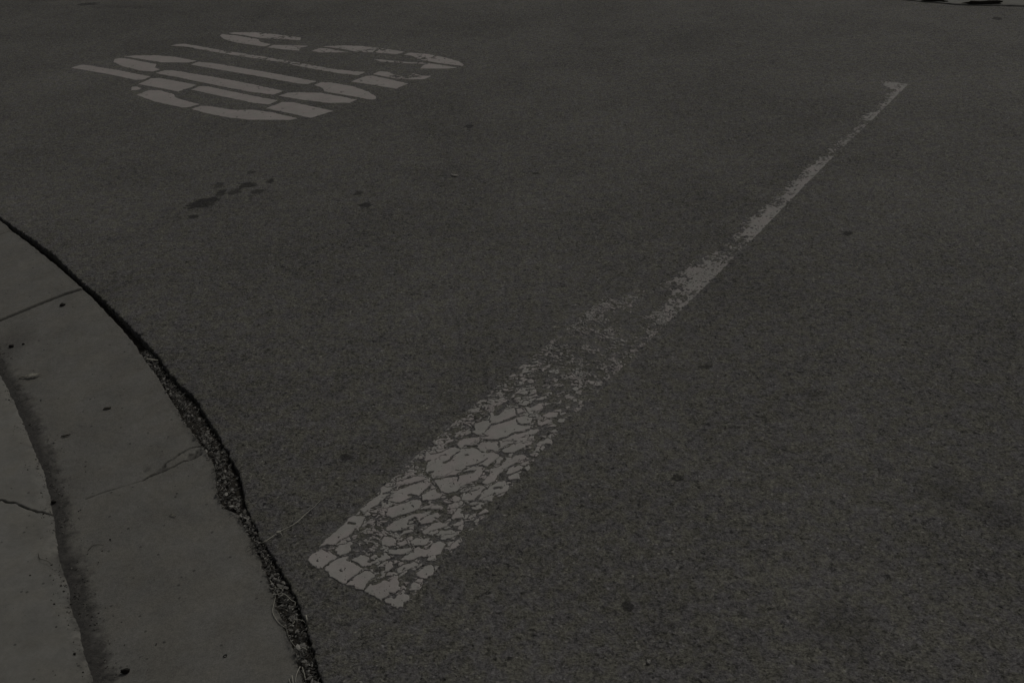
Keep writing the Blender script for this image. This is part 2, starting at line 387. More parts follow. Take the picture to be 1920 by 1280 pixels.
# damp darker film on the upstream slab, scuffs
dirt = np.maximum(dirt, .22 * np.clip(fnoise(Xg, Yg, .4, 3, 61) - .45, 0, 1) * 3 * np.clip(1 - Dfl / .3, 0, 1))
dirt = np.maximum(dirt, .5 * np.clip(1 - np.hypot((Xg - at(0, 650)[0]) / .10, (Yg - at(0, 650)[1]) / .25), 0, 1) ** .7)
Xw = np.concatenate([Xg, Xg[:, -1:]], 1); Yw = np.concatenate([Yg, Yg[:, -1:]], 1); Zw = np.concatenate([Zg, Zg[:, -1:] - .09], 1)
dw = np.concatenate([dirt, dirt[:, -1:] * 0 + .8], 1)
gut = grid_obj('gutter', Xw, Yw, Zw, M_GUT, {'dirt': dw}, smooth=True); tag(gut, kind='structure')

# pavement apron rising from the flow line
PCR = zoomed(0, 900, 12.8, [(-300, 380), (-120, 420), (0, 415), (60, 420), (120, 460), (200, 470), (280, 465), (350, 470), (450, 525), (600, 580), (700, 615), (800, 630), (870, 655), (940, 640), (1100, 660), (1250, 655)], .0)
PCR2 = zoomed(0, 940, 3, [(205, 285), (215, 320), (250, 325), (285, 352)], .0)
NP = 150
up = np.linspace(0, 1, NP)
rpo = rF(TT) + .001 + (fnoise(arcs(TT), TT * 0, .035, 4, 71, .6) - .5) * .007
wid = np.concatenate([[0.0], np.cumsum(np.where(np.linspace(0, 1, NP - 1) < .86, .0035, .03))]); wid *= 1
Rp = rpo[:, None] - wid[None]
Xp, Yp = PT(TT[:, None], Rp)
Dp = np.broadcast_to(wid[None], Xp.shape)
Zp = -.032 + .014 * (1 - np.exp(-Dp / .016)) + .075 * Dp
Zp += (fnoise(Xp, Yp, .3, 2, 72) - .5) * .005 + (fnoise(Xp, Yp, .012, 3, 73) - .5) * .004 * np.exp(-Dp / .03)
dp = (line_dist(Xp, Yp, PCR) + (fnoise(Xp, Yp, .02, 2, 75) - .5) * .004)
wd = .0025 + .004 * np.clip(1 - np.hypot(Xp - PCR[6][0], Yp - PCR[6][1]) / .015, 0, 1) + .002 * np.clip(1 - np.hypot(Xp - PCR[12][0], Yp - PCR[12][1]) / .02, 0, 1)
k = np.clip(1 - dp / wd, 0, 1); Zp -= .010 * k ** .6
dirt_shade_p = np.clip(1.3 - dp / wd, 0, 1) * 1.1
dirt_shade_p = np.maximum(dirt_shade_p, .62 * np.clip(1 - line_dist(Xp, Yp, PCR2) / .003, 0, 1))
edge = np.exp(-Dp / .022) * np.clip(fnoise(Xp, Yp, .022, 4, 77, .75) * 3.4 - 1.2, 0, 1)
downs = np.clip((arcs(polar(np.array([at(90, 900)]))[0][0]) - arcs(TT)) / .3, 0, 1)[:, None]
dirt_shade_p = np.maximum(dirt_shade_p, edge * (.45 + .55 * downs))
dirt_shade_p = np.maximum(dirt_shade_p, np.clip(1 - Dp / .006, 0, 1) * .8)
dirt_shade_p = np.maximum(dirt_shade_p, .28 * np.clip(1 - np.abs(Dp - .045) / .02, 0, 1) * fnoise(Xp, Yp, .08, 3, 78))  # soft shadow line behind the lip, painted in with the dirt colour
pav = grid_obj('pavement', Xp, Yp, Zp, M_PAV, {'dirt': dirt_shade_p}); tag(pav, kind='structure')
# ground under and beyond
g = mesh_obj('ground', [(-400, -400, -.12), (400, -400, -.12), (400, 400, -.12), (-400, 400, -.12)], [(0, 1, 2, 3)], M_EARTH); tag(g, kind='structure')
# soil packed in the joint between gutter and asphalt
fillw = np.interp(arcs(TT), np.sort([arcs(polar(np.array([at(250, 650)]))[0][0]), arcs(polar(np.array([at(330, 760)]))[0][0])]), [1, 0]) if False else None
ta = polar(np.array([at(255, 655)]))[0][0]; tb = polar(np.array([at(350, 780)]))[0][0]
fill = np.clip((ta - TT) / (ta - tb), 0, 1)
us = np.linspace(-.15, 1.15, 26)
Rs = rG(TT)[:, None] + (rA(TT) - rG(TT))[:, None] * us[None]
Xs, Ys = PT(TT[:, None], Rs)
Zs = -.036 + .021 * fill[:, None] * (1 - .55 * np.clip(us[None] - .55, 0, 1) * 2) + (fnoise(Xs, Ys, .018, 4, 81, .6) - .5) * .018
soil = grid_obj('soil', Xs, Ys, Zs, M_SOIL, smooth=False); tag(soil, kind='structure')

# ------------------------------------------------------------------ the stop line
nearL = np.array(at(577, 1050)); nearR = np.array(at(764, 1136)); farR = np.array(at(1703, 158))
dd = farR - np.array(at(800, 1085)); dd /= np.linalg.norm(dd); nn = np.array([dd[1], -dd[0]])   # along, across (towards the camera side)
O = nearL - 0 * dd
def loc(P): P = np.asarray(P) - O; return np.stack([P @ nn, P @ dd], 1)
Z1 = lambda p: loc(zoomed(560, 960, 6.7375, p)); Z2 = lambda p: loc(zoomed(640, 860, 6.4, p)); Z3 = lambda p: loc(zoomed(760, 740, 6.0, p))
Z5 = lambda p: loc(zoomed(540, 700, 2.783, p)); Z6 = lambda p: loc(zoomed(1050, 500, 7.111, p)); Z4 = lambda p: loc(zoomed(860, 640, 7.111, p))
PL = [Z1(p) for p in [
 [(110, 600), (160, 540), (280, 480), (340, 490), (380, 525), (440, 530), (495, 565), (480, 590), (400, 640), (322, 702), (240, 710), (180, 680), (140, 650)],
 [(328, 706), (405, 643), (490, 592), (560, 570), (640, 560), (600, 600), (620, 625), (700, 660), (750, 680), (800, 720), (720, 798), (640, 850), (600, 900), (530, 900), (400, 800), (380, 760), (340, 730)],
 [(610, 915), (660, 862), (742, 802), (830, 740), (900, 750), (960, 800), (900, 870), (828, 975), (760, 975), (700, 950)],
 [(845, 985), (910, 915), (1000, 880), (1090, 865), (1150, 880), (1200, 800), (1250, 810), (1260, 870), (1250, 940), (1300, 940), (1230, 1020), (1150, 1025), (1100, 1080), (1040, 1115), (970, 1075), (975, 1050), (880, 1035)],
 [(1095, 1150), (1070, 1110), (1130, 1085), (1200, 1100), (1260, 1025), (1330, 985), (1390, 1060), (1390, 1110), (1330, 1150), (1310, 1200), (1240, 1225), (1190, 1200)],
 [(1400, 970), (1420, 920), (1450, 885), (1500, 900), (1520, 945), (1450, 970), (1390, 990)],
 [(860, 635), (900, 640), (1010, 580), (1000, 630), (870, 680), (800, 690), (750, 650), (670, 600), (780, 550), (880, 570), (900, 590)],
 [(260, 440), (350, 350), (500, 215), (690, 45), (840, 60), (810, 120), (780, 180), (700, 240), (600, 320), (520, 350), (480, 400), (400, 420), (350, 410)],
 [(455, 500), (480, 440), (520, 420), (600, 400), (650, 380), (680, 410), (640, 440), (660, 490), (600, 530), (520, 550)],
 [(930, 900), (990, 850), (1060, 800), (1030, 760), (1100, 740), (1080, 820), (1000, 860)],
 [(1090, 760), (1080, 680), (1150, 620), (1190, 640), (1200, 700), (1130, 745)],
 [(1150, 590), (1060, 620), (1020, 610), (1050, 540), (1100, 510), (1150, 560)]]]
PL += [Z5(p) for p in [[(660, 1060), (690, 1022), (740, 995), (760, 1010), (755, 1050), (715, 1070)], [(560, 1030), (600, 1000), (660, 985), (680, 1000), (620, 1030), (575, 1045)],
 [(640, 1110), (655, 1090), (685, 1105), (670, 1125), (630, 1135)]]]
PL += [Z3(p) for p in [
 [(315, 950), (265, 900), (215, 870), (260, 780), (210, 740), (230, 640), (350, 620), (560, 590), (610, 612), (780, 600), (860, 655), (1000, 655), (1058, 690), (1000, 750), (920, 808), (860, 788), (760, 798), (690, 830), (640, 855), (600, 895), (400, 932)],
 [(322, 962), (400, 950), (620, 912), (760, 878), (800, 850), (640, 870), (740, 815), (860, 808), (900, 830), (850, 890), (800, 968), (650, 1018), (580, 1078), (480, 1120), (400, 1090), (372, 1048), (342, 1008)],
 [(600, 520), (720, 490), (828, 480), (828, 540), (778, 572), (680, 572), (622, 605), (580, 560)],
 [(780, 400), (780, 340), (860, 300), (940, 290), (962, 332), (908, 390), (868, 450), (800, 453), (750, 420)],
 [(885, 450), (965, 352), (1040, 335), (1170, 295), (1240, 272), (1260, 332), (1340, 352), (1410, 350), (1388, 388), (1290, 418), (1220, 430), (1100, 488), (1000, 512), (860, 505), (850, 480), (940, 468)],
 [(802, 592), (852, 535), (1030, 527), (1110, 505), (1240, 445), (1300, 443), (1400, 402), (1500, 385), (1500, 410), (1390, 480), (1330, 540), (1350, 590), (1200, 658), (1100, 650), (1092, 620), (1180, 573), (1240, 538), (1100, 585), (1035, 640), (920, 617), (900, 650), (850, 640)],
 [(940, 210), (980, 190), (1000, 240), (1060, 230), (1120, 170), (1220, 150), (1248, 240), (1180, 258), (1080, 308), (972, 328), (950, 290), (960, 260)],
 [(1250, 262), (1320, 240), (1430, 260), (1400, 320), (1300, 335), (1262, 300)],
 [(1340, 140), (1420, 150), (1500, 100), (1555, 100), (1530, 180), (1460, 220), (1390, 215)],
 [(1280, 110), (1350, 60), (1400, 80), (1370, 120), (1330, 130)], [(1250, 160), (1320, 160), (1330, 200), (1262, 220)],
 [(1540, 240), (1620, 200), (1720, 200), (1700, 260), (1620, 265)],
 [(1480, 340), (1490, 280), (1540, 310), (1600, 280), (1650, 290), (1620, 320), (1520, 356)],
 [(1710, 310), (1720, 270), (1790, 270), (1790, 310), (1740, 330)], [(1340, 545), (1370, 520), (1425, 525), (1410, 560), (1360, 572)],
 [(1470, 570), (1500, 530), (1560, 520), (1600, 490), (1660, 510), (1640, 560), (1580, 550), (1520, 580)],
 [(1440, 640), (1480, 590), (1505, 600), (1505, 650), (1400, 650)], [(1340, 830), (1390, 790), (1400, 830), (1370, 855)], [(1400, 750), (1460, 720), (1450, 750), (1400, 770)],
 [(1120, 750), (1130, 710), (1200, 710), (1280, 670), (1360, 690), (1340, 730), (1200, 790), (1120, 830), (1030, 920), (1000, 980), (920, 1010), (860, 990), (900, 950), (950, 900), (960, 840), (1080, 800)],
 [(1140, 960), (1160, 920), (1250, 880), (1290, 920), (1290, 950), (1200, 958)], [(1130, 890), (1150, 840), (1230, 800), (1310, 800), (1300, 850), (1240, 868), (1150, 905)],
 [(822, 1188), (860, 1100), (950, 1040), (1050, 980), (1120, 970), (1130, 1008), (1060, 1060), (1160, 1010), (1175, 1040), (1120, 1100), (1000, 1140), (960, 1195)],
 [(630, 1190), (650, 1090), (760, 1030), (860, 1020), (910, 1050), (860, 1080), (800, 1160), (770, 1195)],
 [(1620, 420), (1690, 390), (1710, 420), (1640, 430)], [(1520, 480), (1540, 460), (1590, 470), (1570, 485)], [(1640, 480), (1660, 455), (1690, 465), (1670, 480)]]]
PL += [Z2(p) for p in [
 [(660, 290), (780, 250), (880, 213), (960, 212), (1035, 240), (960, 266), (820, 305), (640, 338)],
 [(600, 440), (690, 378), (830, 322), (1000, 285), (1070, 295), (1055, 320), (988, 380), (930, 448), (840, 468), (720, 515), (650, 535), (560, 500)],
 [(660, 560), (850, 498), (950, 498), (965, 530), (928, 600), (840, 648), (680, 688), (600, 715), (540, 680), (560, 600)],
 [(520, 840), (640, 742), (840, 682), (940, 655), (1000, 645), (1080, 625), (1000, 698), (930, 738), (870, 695), (800, 748), (780, 800), (870, 790), (800, 830), (700, 870), (540, 870)],
 [(960, 440), (1030, 402), (1130, 362), (1150, 410), (1200, 430), (1190, 478), (1050, 500), (970, 500)],
 [(210, 620), (330, 520), (480, 430), (570, 425), (480, 500), (420, 560), (350, 590), (280, 640)],
 [(480, 340), (560, 290), (640, 300), (635, 345), (560, 400), (470, 420)],
 [(930, 760), (1010, 700), (1150, 650), (1190, 690), (1060, 780), (960, 780)],
 [(1000, 850), (1080, 790), (1190, 750), (1210, 780), (1290, 760), (1250, 820), (1130, 850), (1020, 900), (930, 930), (960, 880)],
 [(1320, 700), (1400, 600), (1450, 610), (1430, 650), (1480, 680), (1460, 710), (1330, 725)],
 [(1130, 920), (1180, 870), (1300, 855), (1400, 880), (1400, 910), (1300, 960), (1200, 980), (1190, 930)],
 [(1310, 1080), (1330, 1020), (1430, 950), (1450, 970), (1430, 1020), (1340, 1085)], [(1230, 1140), (1240, 1100), (1300, 1090), (1300, 1120), (1260, 1150)],
 [(720, 1210), (780, 1160), (860, 1120), (880, 1080), (920, 1060), (980, 1100), (1060, 1080), (1100, 1010), (1200, 990), (1260, 1020), (1220, 1080), (1180, 1150), (1100, 1170), (1010, 1180), (930, 1180), (840, 1220)],
 [(480, 960), (560, 930), (650, 960), (650, 1040), (560, 1060), (490, 1040)], [(820, 990), (900, 960), (1050, 960), (1030, 1030), (900, 1050), (850, 1050)],
 [(660, 1020), (780, 980), (790, 1030), (700, 1060)], [(560, 1100), (700, 1080), (820, 1060), (850, 1100), (700, 1160), (570, 1140)],
 [(1290, 490), (1360, 440), (1430, 470), (1420, 520), (1330, 520)], [(1520, 720), (1560, 670), (1610, 660), (1600, 700), (1540, 730)], [(1600, 760), (1620, 720), (1655, 720), (1640, 760)],
 [(1330, 800), (1400, 760), (1460, 730), (1470, 770), (1400, 810), (1340, 815)], [(1400, 850), (1410, 810), (1470, 790), (1440, 860)],
 [(1010, 1230), (1040, 1180), (1120, 1160), (1130, 1190), (1060, 1230)]]]
W_ = float(np.abs(loc([farR])[0, 0])); LEN = float(loc([farR])[0, 1]); print('bar', W_, LEN)
# true paint outline (before wear): a band of even width
e0 = loc([nearR])[0]; right_x = np.interp
def stop_field(xs, ys):
    X, Y = np.meshgrid(xs, ys, indexing='ij')
    Xw_, Yw_ = PTloc(X, Y)
    W = W_
    n1 = fnoise(X, Y, .012, 3, 101) - .5; n0 = fnoise(X, Y, .05, 3, 102) - .5
    # outline
    XR = np.interp(Y, [0, .1, .26, .5, .86, 1.38, 1.8, 2.4, 3.05, 3.5, 4.06, 4.71], [.325, .311, .307, .297, .279, .281, .289, .293, .290, .292, .304, .310])
    XL = np.interp(Y, [0, .19, .47, .77, .9, 1.34, 1.6, 2.4, 3.5, 4.7], [.0, -.008, -.024, -.027, -.023, -.013, -.006, -.004, .0, .006])
    F = np.minimum(np.minimum(X - XL, XR - X), np.minimum(Y - (e0[1] / e0[0]) * X - .002, LEN - Y))
    X = (X - XL) / (XR - XL) * W
    F = F + n1 * .006
    return X, Y, F, n1, n0
def PTloc(X, Y): return O[0] + X * nn[0] + Y * dd[0], O[1] + X * nn[1] + Y * dd[1]
def voronoi_gap(X, Y, cell, seed, asp=1.0, jit=.95):
    """distance to the nearest cell border and a random number per cell"""
    x = X / cell; y = Y / (cell * asp); xi = np.floor(x).astype(int); yi = np.floor(y).astype(int)
    def h(a, b, s):
        n = (a * 374761393 + b * 668265263 + (seed + s) * 974634777) & 0xffffffff
        n = ((n ^ (n >> 13)) * 1274126177) & 0xffffffff; return ((n ^ (n >> 16)) & 0xffff) / 65535.0
    d1 = np.full(X.shape, 9.); d2 = d1.copy(); r1 = d1.copy()
    for i in range(-1, 2):
        for j in range(-1, 2):
            a, b = xi + i, yi + j
            px = a + .5 + (h(a, b, 0) - .5) * jit; py = b + .5 + (h(a, b, 1) - .5) * jit
            d = np.hypot(x - px, y - py); r = h(a, b, 2)
            nw = d < d1; d2 = np.where(nw, d1, np.minimum(d2, d)); r1 = np.where(nw, r, r1); d1 = np.where(nw, d, d1)
    return (d2 - d1) * cell * .5, r1
ss = lambda v, a, b: np.clip((v - a) / (b - a), 0, 1)
def build_stop_line():
    S_SPLIT = 1.62
    root = bpy.data.objects.new('stop_line', None); COL.objects.link(root); root.location = (O[0], O[1], 0)
    # near, cracked stretch
    xs = np.arange(-.03, W_ + .06, .0019); ys = np.arange(-.06, S_SPLIT, .0019)
    XN, Y, F0, n1, n0 = stop_field(xs, ys); X = np.meshgrid(xs, ys, indexing='ij')[0]
    xw = X + (fnoise(X, Y, .025, 3, 110) - .5) * .02; yw = Y + (fnoise(X, Y, .025, 3, 111) - .5) * .02
    dv = loc([at(800, 930)])[0] - loc([at(700, 970)])[0]; dv /= np.linalg.norm(dv)     # cracks run askew of the line
    xw = xw + (fnoise(X, Y, .008, 2, 112) - .5) * .008
    xa = xw * dv[1] - yw * dv[0]; ya = xw * dv[0] + yw * dv[1]
    ggap, rr = voronoi_gap(xa, ya, .019, 5, 2.3); gf, rf = voronoi_gap(xa, ya, .0115, 6, 1.8)
    vw_ = fnoise(X, Y, .022, 3, 117); gm, rm = voronoi_gap(xw, yw, .011, 8, .8)
    plates = np.full(X.shape, -1.0)
    for P in PL: union_poly(plates, X, Y, xs, ys, P, .03)
    plates = plates + n1 * .0078 + (fnoise(X, Y, .006, 2, 119) - .5) * .0050 + .0004
    # procedural crazing where no large plate survives
    core = ss(X, 0, .05) * ss(W_ - X, 0, .05)
    leftz = ss(.080 - XN, 0, .05)                             # fine crumbs along the far edge
    cell = np.where(leftz > .3, gf - .0034 * np.clip(vw_ - .3, 0, 1) * 2, ggap - .0006 - .0070 * np.clip(vw_ - .34, 0, 1) * 2)
    cell = np.where((fnoise(X, Y, .05, 2, 114) > .52), np.minimum(cell, gf - .0028 * np.clip(vw_ - .3, 0, 1) * 2), cell)
    keep = np.where(leftz > .3, rf, rr)
    # how much of the film is left, as a function of position along the line
    miss = np.interp(Y, [0, .1, .45, .9, 1.12, 1.25, 1.45, 1.62], [.0, .0, .02, .10, .25, .42, .55, .60])
    miss = miss + .25 * ss(XN, W_ * .86, W_) * ss(Y, .05, .2) + .3 * np.exp(-((XN - .6 * W_) / .08) ** 2) * ss(Y, 1.15, 1.3) + n0 * .5 + .05 * leftz * ss(Y, .35, .6)
    worn = np.hypot((X - .10) / .05, (Y - .16) / .10) < 1 + n0 * 1.2
    pr = np.minimum(F0, np.minimum(cell, (keep - miss) * .04))
    cr = np.minimum(F0, np.minimum(gm - .0008, (rm - np.interp(Y, [0, 1.15, 1.3, 1.62], [.5, .56, .56, .44]) - n0 * 1.6 - .35 * np.exp(-((XN - .6 * W_) / .06) ** 2) * ss(Y, 1.2, 1.4) + .40 * ss(XN, .74 * W_, .88 * W_) * ss(Y, 1.38, 1.6) + .12 * leftz * ss(Y, 1.3, 1.5)) * .04))
    pr = np.where(worn | (Y > 1.09 + n0 * .3), np.minimum(np.maximum(cr, -.01), F0), pr)
    near_pl = plates > -.0018
    F = np.where(near_pl, plates, np.minimum(pr, np.where(plates > -.5, -plates - .0019, pr)))
    hair = [Z3(p) for p in [[(430, 770), (500, 740), (530, 690), (610, 640)], [(690, 810), (820, 785), (920, 720)], [(600, 885), (690, 830)], [(300, 965), (400, 938), (520, 920), (620, 905), (760, 872)], [(590, 900), (585, 970)],
        [(210, 820), (240, 760), (290, 740)], [(265, 930), (270, 880), (310, 870)], [(340, 620), (350, 660)], [(300, 670), (400, 650), (520, 580)], [(1050, 590), (1040, 520)], [(940, 515), (1040, 520), (1100, 490)], [(1000, 1060), (1070, 1040)], [(1230, 810), (1290, 775)], [(670, 685), (700, 680)]]]
    hair += [Z1(p) for p in [[(320, 705), (400, 640), (495, 580)], [(600, 905), (720, 800), (830, 738)], [(840, 980), (900, 880), (1040, 770)], [(950, 910), (1030, 880)], [(1060, 1100), (1140, 1070)], [(640, 140), (700, 150)], [(1300, 740), (1310, 720)]]]
    hair += [Z2(p) for p in [[(700, 690), (850, 650), (960, 630)], [(540, 800), (640, 720), (700, 690)], [(660, 540), (760, 530), (860, 485)], [(820, 440), (900, 450)], [(930, 450), (1050, 360), (1100, 300), (1060, 200)], [(1100, 300), (1170, 380), (1190, 410)], [(830, 310), (960, 270)], [(1160, 490), (1280, 470), (1400, 400), (1460, 350), (1600, 290)], [(560, 1080), (700, 1070), (850, 1060)], [(1000, 960), (940, 880)]]]
    hw = .0016 + .0045 * np.clip(vw_ - .4, 0, 1) * 2
    for P in hair:
        i0, i1 = np.searchsorted(xs, P[:, 0].min() - .01), np.searchsorted(xs, P[:, 0].max() + .01); j0, j1 = np.searchsorted(ys, P[:, 1].min() - .01), np.searchsorted(ys, P[:, 1].max() + .01)
        if i1 <= i0 or j1 <= j0: continue
        q = np.s_[i0:i1, j0:j1]; F[q] = np.minimum(F[q], line_dist(X[q] + n1[q] * .008, Y[q] + n1[q] * .008, P) - hw[q])
    rid = np.abs(fnoise(xa / 1.0, ya / 2.6, .03, 3, 151) - .5) * .05 - .0006
    F = np.where(fnoise(X, Y, .07, 2, 152) > .66, np.minimum(F, rid), F)
    # fine flaws in the large plates
    F = np.minimum(F, np.where(fnoise(X, Y, .008, 2, 130) > .84, -.001, .01))
    a = contour_obj('cracked_marking', F, xs, ys, O, nn, dd, .0026, M_PAINT, parent=None)
    # far, thin, worn stretch
    xs = np.arange(-.03, W_ + .04, .0032); ys = np.arange(S_SPLIT, LEN + .05, .0045)
    X, Y, F0, n1, n0 = stop_field(xs, ys)
    gm, rm = voronoi_gap(X + n1 * .01, Y + n1 * .01, .013, 18, 1.1)
    nf = .75 * fnoise(X, Y, .010, 3, 140, .7) + .25 * fnoise(X, Y, .03, 2, 144); nb = fnoise(X, Y, .16, 3, 141)
    left = np.interp(Y, [1.6, 1.72, 1.80, 2.1, 2.4, 2.7, 3.5, 4.0, 4.4, LEN - .16, LEN - .1, LEN], [.02, .06, .13, .180, .205, .215, .222, .236, .248, .25, .17, .14])
    dens = np.interp(Y, [1.6, 1.75, 2.0, 3.5, 4.1, 4.2, 4.3, 4.5, LEN - .16, LEN - .1, LEN], [.48, .52, .50, .49, .48, .40, .50, .46, .42, .58, .62])
    lw = left * W_ / .305
    body = dens - .50 * (1 - ss(X, lw - .06, lw + .045)) + .07 * ss(X, lw, W_)
    hole = np.exp(-((X - W_ * .58) / .04) ** 2) * np.interp(Y, [1.6, 1.75, 1.85], [.3, .2, 0])
    lvl = body - hole + (nb - .5) * .4
    F = np.minimum(F0, (nf - (1 - lvl)) * .03)
    F = np.where(Y < 2.2, np.minimum(F, gm - .0006), F)
    b = contour_obj('worn_marking', F, xs, ys, O, nn, dd, .0012, M_THIN, parent=None)
    for q in (a, b): q.parent = root; q.matrix_parent_inverse = Matrix.Translation((-O[0], -O[1], 0))
    for q in (a, b): q.location = q.location
    tag(root, 'long straight white limit line, cracked into plates near the gutter and worn thin farther off', 'road line')
    a['label'] = 'near end of the line, thick paint broken into plates by wide cracks'; b['label'] = 'far end of the line, thin ragged paint rubbed away along one side'
    return root
build_stop_line()

# ------------------------------------------------------------------ the stencilled word
ZA = lambda p: np.array([at(100 + a / 4.571, 40 + b / 4.571) for a, b in p]); ZB = lambda p: np.array([at(460 + a / 4.3636, 50 + b / 4.3636) for a, b in p])
def ZP(p): return np.array([at(a, b) for a, b in p])
S_ = [ZP([(429, 63), (440, 61.3), (480, 61.5), (520, 65.5), (563, 71.2), (563, 76), (530, 73.5), (500, 72.5), (487, 71.5), (460, 67)]),
      ZP([(413.5, 67.5), (417, 65), (440, 67), (484, 74.2), (487, 79), (506, 84), (496, 87.3), (486, 86.5), (440, 79.5), (420, 73.5)]),
      ZP([(502.5, 89.5), (513, 84.8), (577, 86.8), (563, 90), (560, 95.5), (530, 92.8)]),
      ZP([(584, 96), (600, 90.8), (612, 91.5), (652, 98.5), (600, 98.7)]),
      ZP([(603, 87.5), (640, 86), (680, 87.2), (720, 92), (756.5, 97.8), (745, 102), (700, 98.8), (665, 97), (640, 91.5)]),
      ZP([(757, 103), (768, 99.5), (800, 102), (835, 109), (860, 116), (869, 122), (866, 124), (820, 118), (785, 112), (778, 107), (770, 104.5)]),
      ZP([(788, 129), (793, 123.5), (804, 119.5), (830, 123), (857, 127.6), (840, 129)]),
      ZP([(703, 112), (710, 112), (760, 117), (790, 118), (800, 120), (770, 119.5), (715, 116)])]
T_ = [ZP([(322, 86), (331, 83.8), (345, 82.8), (372, 87), (420, 96.2), (460, 101.5), (500, 108), (560, 118.5), (620, 129.5), (660, 134), (684, 136), (672, 141.5), (640, 138.5), (590, 130), (520, 116), (460, 107), (400, 97.5), (352, 88.5)]),
      ZP([(659, 153.5), (686, 143.5), (700, 143), (764, 157.2), (742, 166.5), (700, 159.5)]),
      ZP([(700, 139.5), (712, 134.5), (724, 135), (735, 139), (758, 146), (775, 138.5), (790, 143), (808, 143), (795, 149), (770, 149.5), (740, 147)])]
O_ = [ZP([(233.5, 106.3), (255, 104.6), (290, 104.3), (330, 107.5), (368, 115), (352, 118), (330, 117.3), (305, 117.5), (280, 113.5)]),
      ZP([(213, 116), (216, 111.5), (224, 109.5), (240, 111), (292, 121), (289, 127.5), (300, 130.5), (285, 134.8), (262, 132.5), (230, 124.5)]),
      ZP([(358.5, 121.5), (372, 117), (395, 118.5), (440, 126), (520, 139.5), (592, 153.2), (577, 157.8), (560, 157), (470, 140.5), (400, 129)]),
      ZP([(292, 137.5), (310, 132), (325, 132.8), (400, 145), (470, 158), (531, 171.5), (512, 177.5), (470, 172.5), (380, 155), (330, 144.5)]),
      ZP([(590, 159.5), (603, 154.8), (620, 155.5), (660, 162.5), (690, 173), (703, 181), (703.5, 186), (696, 187.5), (660, 180.5), (608, 171.5), (606, 165.5)]),
      ZP([(524, 180), (540, 174.5), (560, 174), (600, 174.8), (640, 182), (668, 187.5), (655, 193), (620, 193.5), (570, 188)])]
P_ = [ZP([(134.5, 127.5), (153, 122), (165, 123), (220, 132), (281, 144.2), (268, 149.5), (255, 150), (200, 138.5)]),
      ZP([(260.5, 158), (284, 147.5), (298, 146.8), (368, 160), (334, 172), (300, 165)]),
      ZP([(360, 168.5), (375, 162.5), (390, 163), (450, 175.5), (519, 189), (503, 196), (480, 194), (420, 181.5)]),
      ZP([(500, 203.5), (530, 192), (548, 192.5), (624, 208.5), (582, 221), (550, 214)]),
      ZP([(248, 163.3), (256, 162.8), (264, 166.3), (256, 169.5), (248, 169.2)]),
      ZP([(257, 178.3), (280, 169.8), (300, 170.3), (325, 177.3), (329, 184), (345, 189), (372, 196), (357, 200.5), (343, 202), (290, 190.5)]),
      ZP([(360, 204.8), (378, 199), (395, 200.3), (440, 207), (475, 206.5), (510, 211.5), (556, 222.5), (545, 225.3), (470, 225), (430, 220.5), (390, 213)])]
lex = np.array([dd[1], -dd[0]]); ley = dd
def letter(ch, polys, wear, label, base=.0, amp=.10):
    O2 = np.min([p.min(0) for p in polys], 0); L = lambda P: np.stack([(P - O2) @ lex, (P - O2) @ ley], 1)
    Q = [L(p) for p in polys]; A = np.concatenate(Q); h = .0048
    xs = np.arange(A[:, 0].min() - .03, A[:, 0].max() + .03, h); ys = np.arange(A[:, 1].min() - .03, A[:, 1].max() + .03, h)
    X, Y = np.meshgrid(xs, ys, indexing='ij'); F = np.full(X.shape, -1.0)
    for p in Q: union_poly(F, X, Y, xs, ys, p, .03)
    n = fnoise(X, Y, .022, 4, ord(ch), .62); F = F + (n - .5) * .014 + .003
    lvl = np.full(X.shape, base)
    for (x, y, rx, ry, a) in wear:
        c = L(np.array([at(x, y)]))[0]; ax = np.linalg.norm(np.subtract(at(x + rx, y), at(x - rx, y))) / 2; ay = np.linalg.norm(np.subtract(at(x, y + ry), at(x, y - ry))) / 2
        # ellipse aligned with the view over flat ground
        vx = L(np.array([at(x + rx, y)]))[0] - L(np.array([at(x - rx, y)]))[0]; vx /= np.linalg.norm(vx); vy = np.array([-vx[1], vx[0]])
        u_ = ((X - c[0]) * vx[0] + (Y - c[1]) * vx[1]) / ax; v_ = ((X - c[0]) * vy[0] + (Y - c[1]) * vy[1]) / ay
        lvl = np.maximum(lvl, a * np.clip(1.35 - np.hypot(u_, v_), 0, 1))
    F = np.minimum(F, (n - lvl) * .06 + np.where(lvl < .02, .02, 0))
    o = contour_obj('painted_letter', F, xs, ys, O2, lex, ley, .0014, M_PAINT2)
    c = np.array([v.co[:2] for v in o.data.vertices]).mean(0)
    o.data.transform(Matrix.Translation((-c[0], -c[1], 0))); o.location = (c[0], c[1], 0)
    tag(o, label, 'road letter', 'stencilled letters of the word STOP on the road')
letter('S', S_, [(530, 70, 40, 6, .48), (700, 95, 60, 9, .43), (800, 108, 40, 10, .46), (745, 116, 50, 5, .48), (565, 91, 10, 5, .5)], 'patchy white letter S, farthest of the four road letters, its curves rubbed through', .31)
letter('T', T_, [(490, 107, 260, 40, .40), (590, 124, 90, 30, .40), (760, 143, 50, 8, .52)], 'speckled white letter T with one long thin stem, between the S and the O', .26)
letter('O', O_, [], 'solid white letter O of six rounded stencil strokes, between the T and the P', .24)
letter('P', P_, [(300, 200, 60, 12, .3)], 'solid white letter P of the road word, nearest to the gutter', .24)

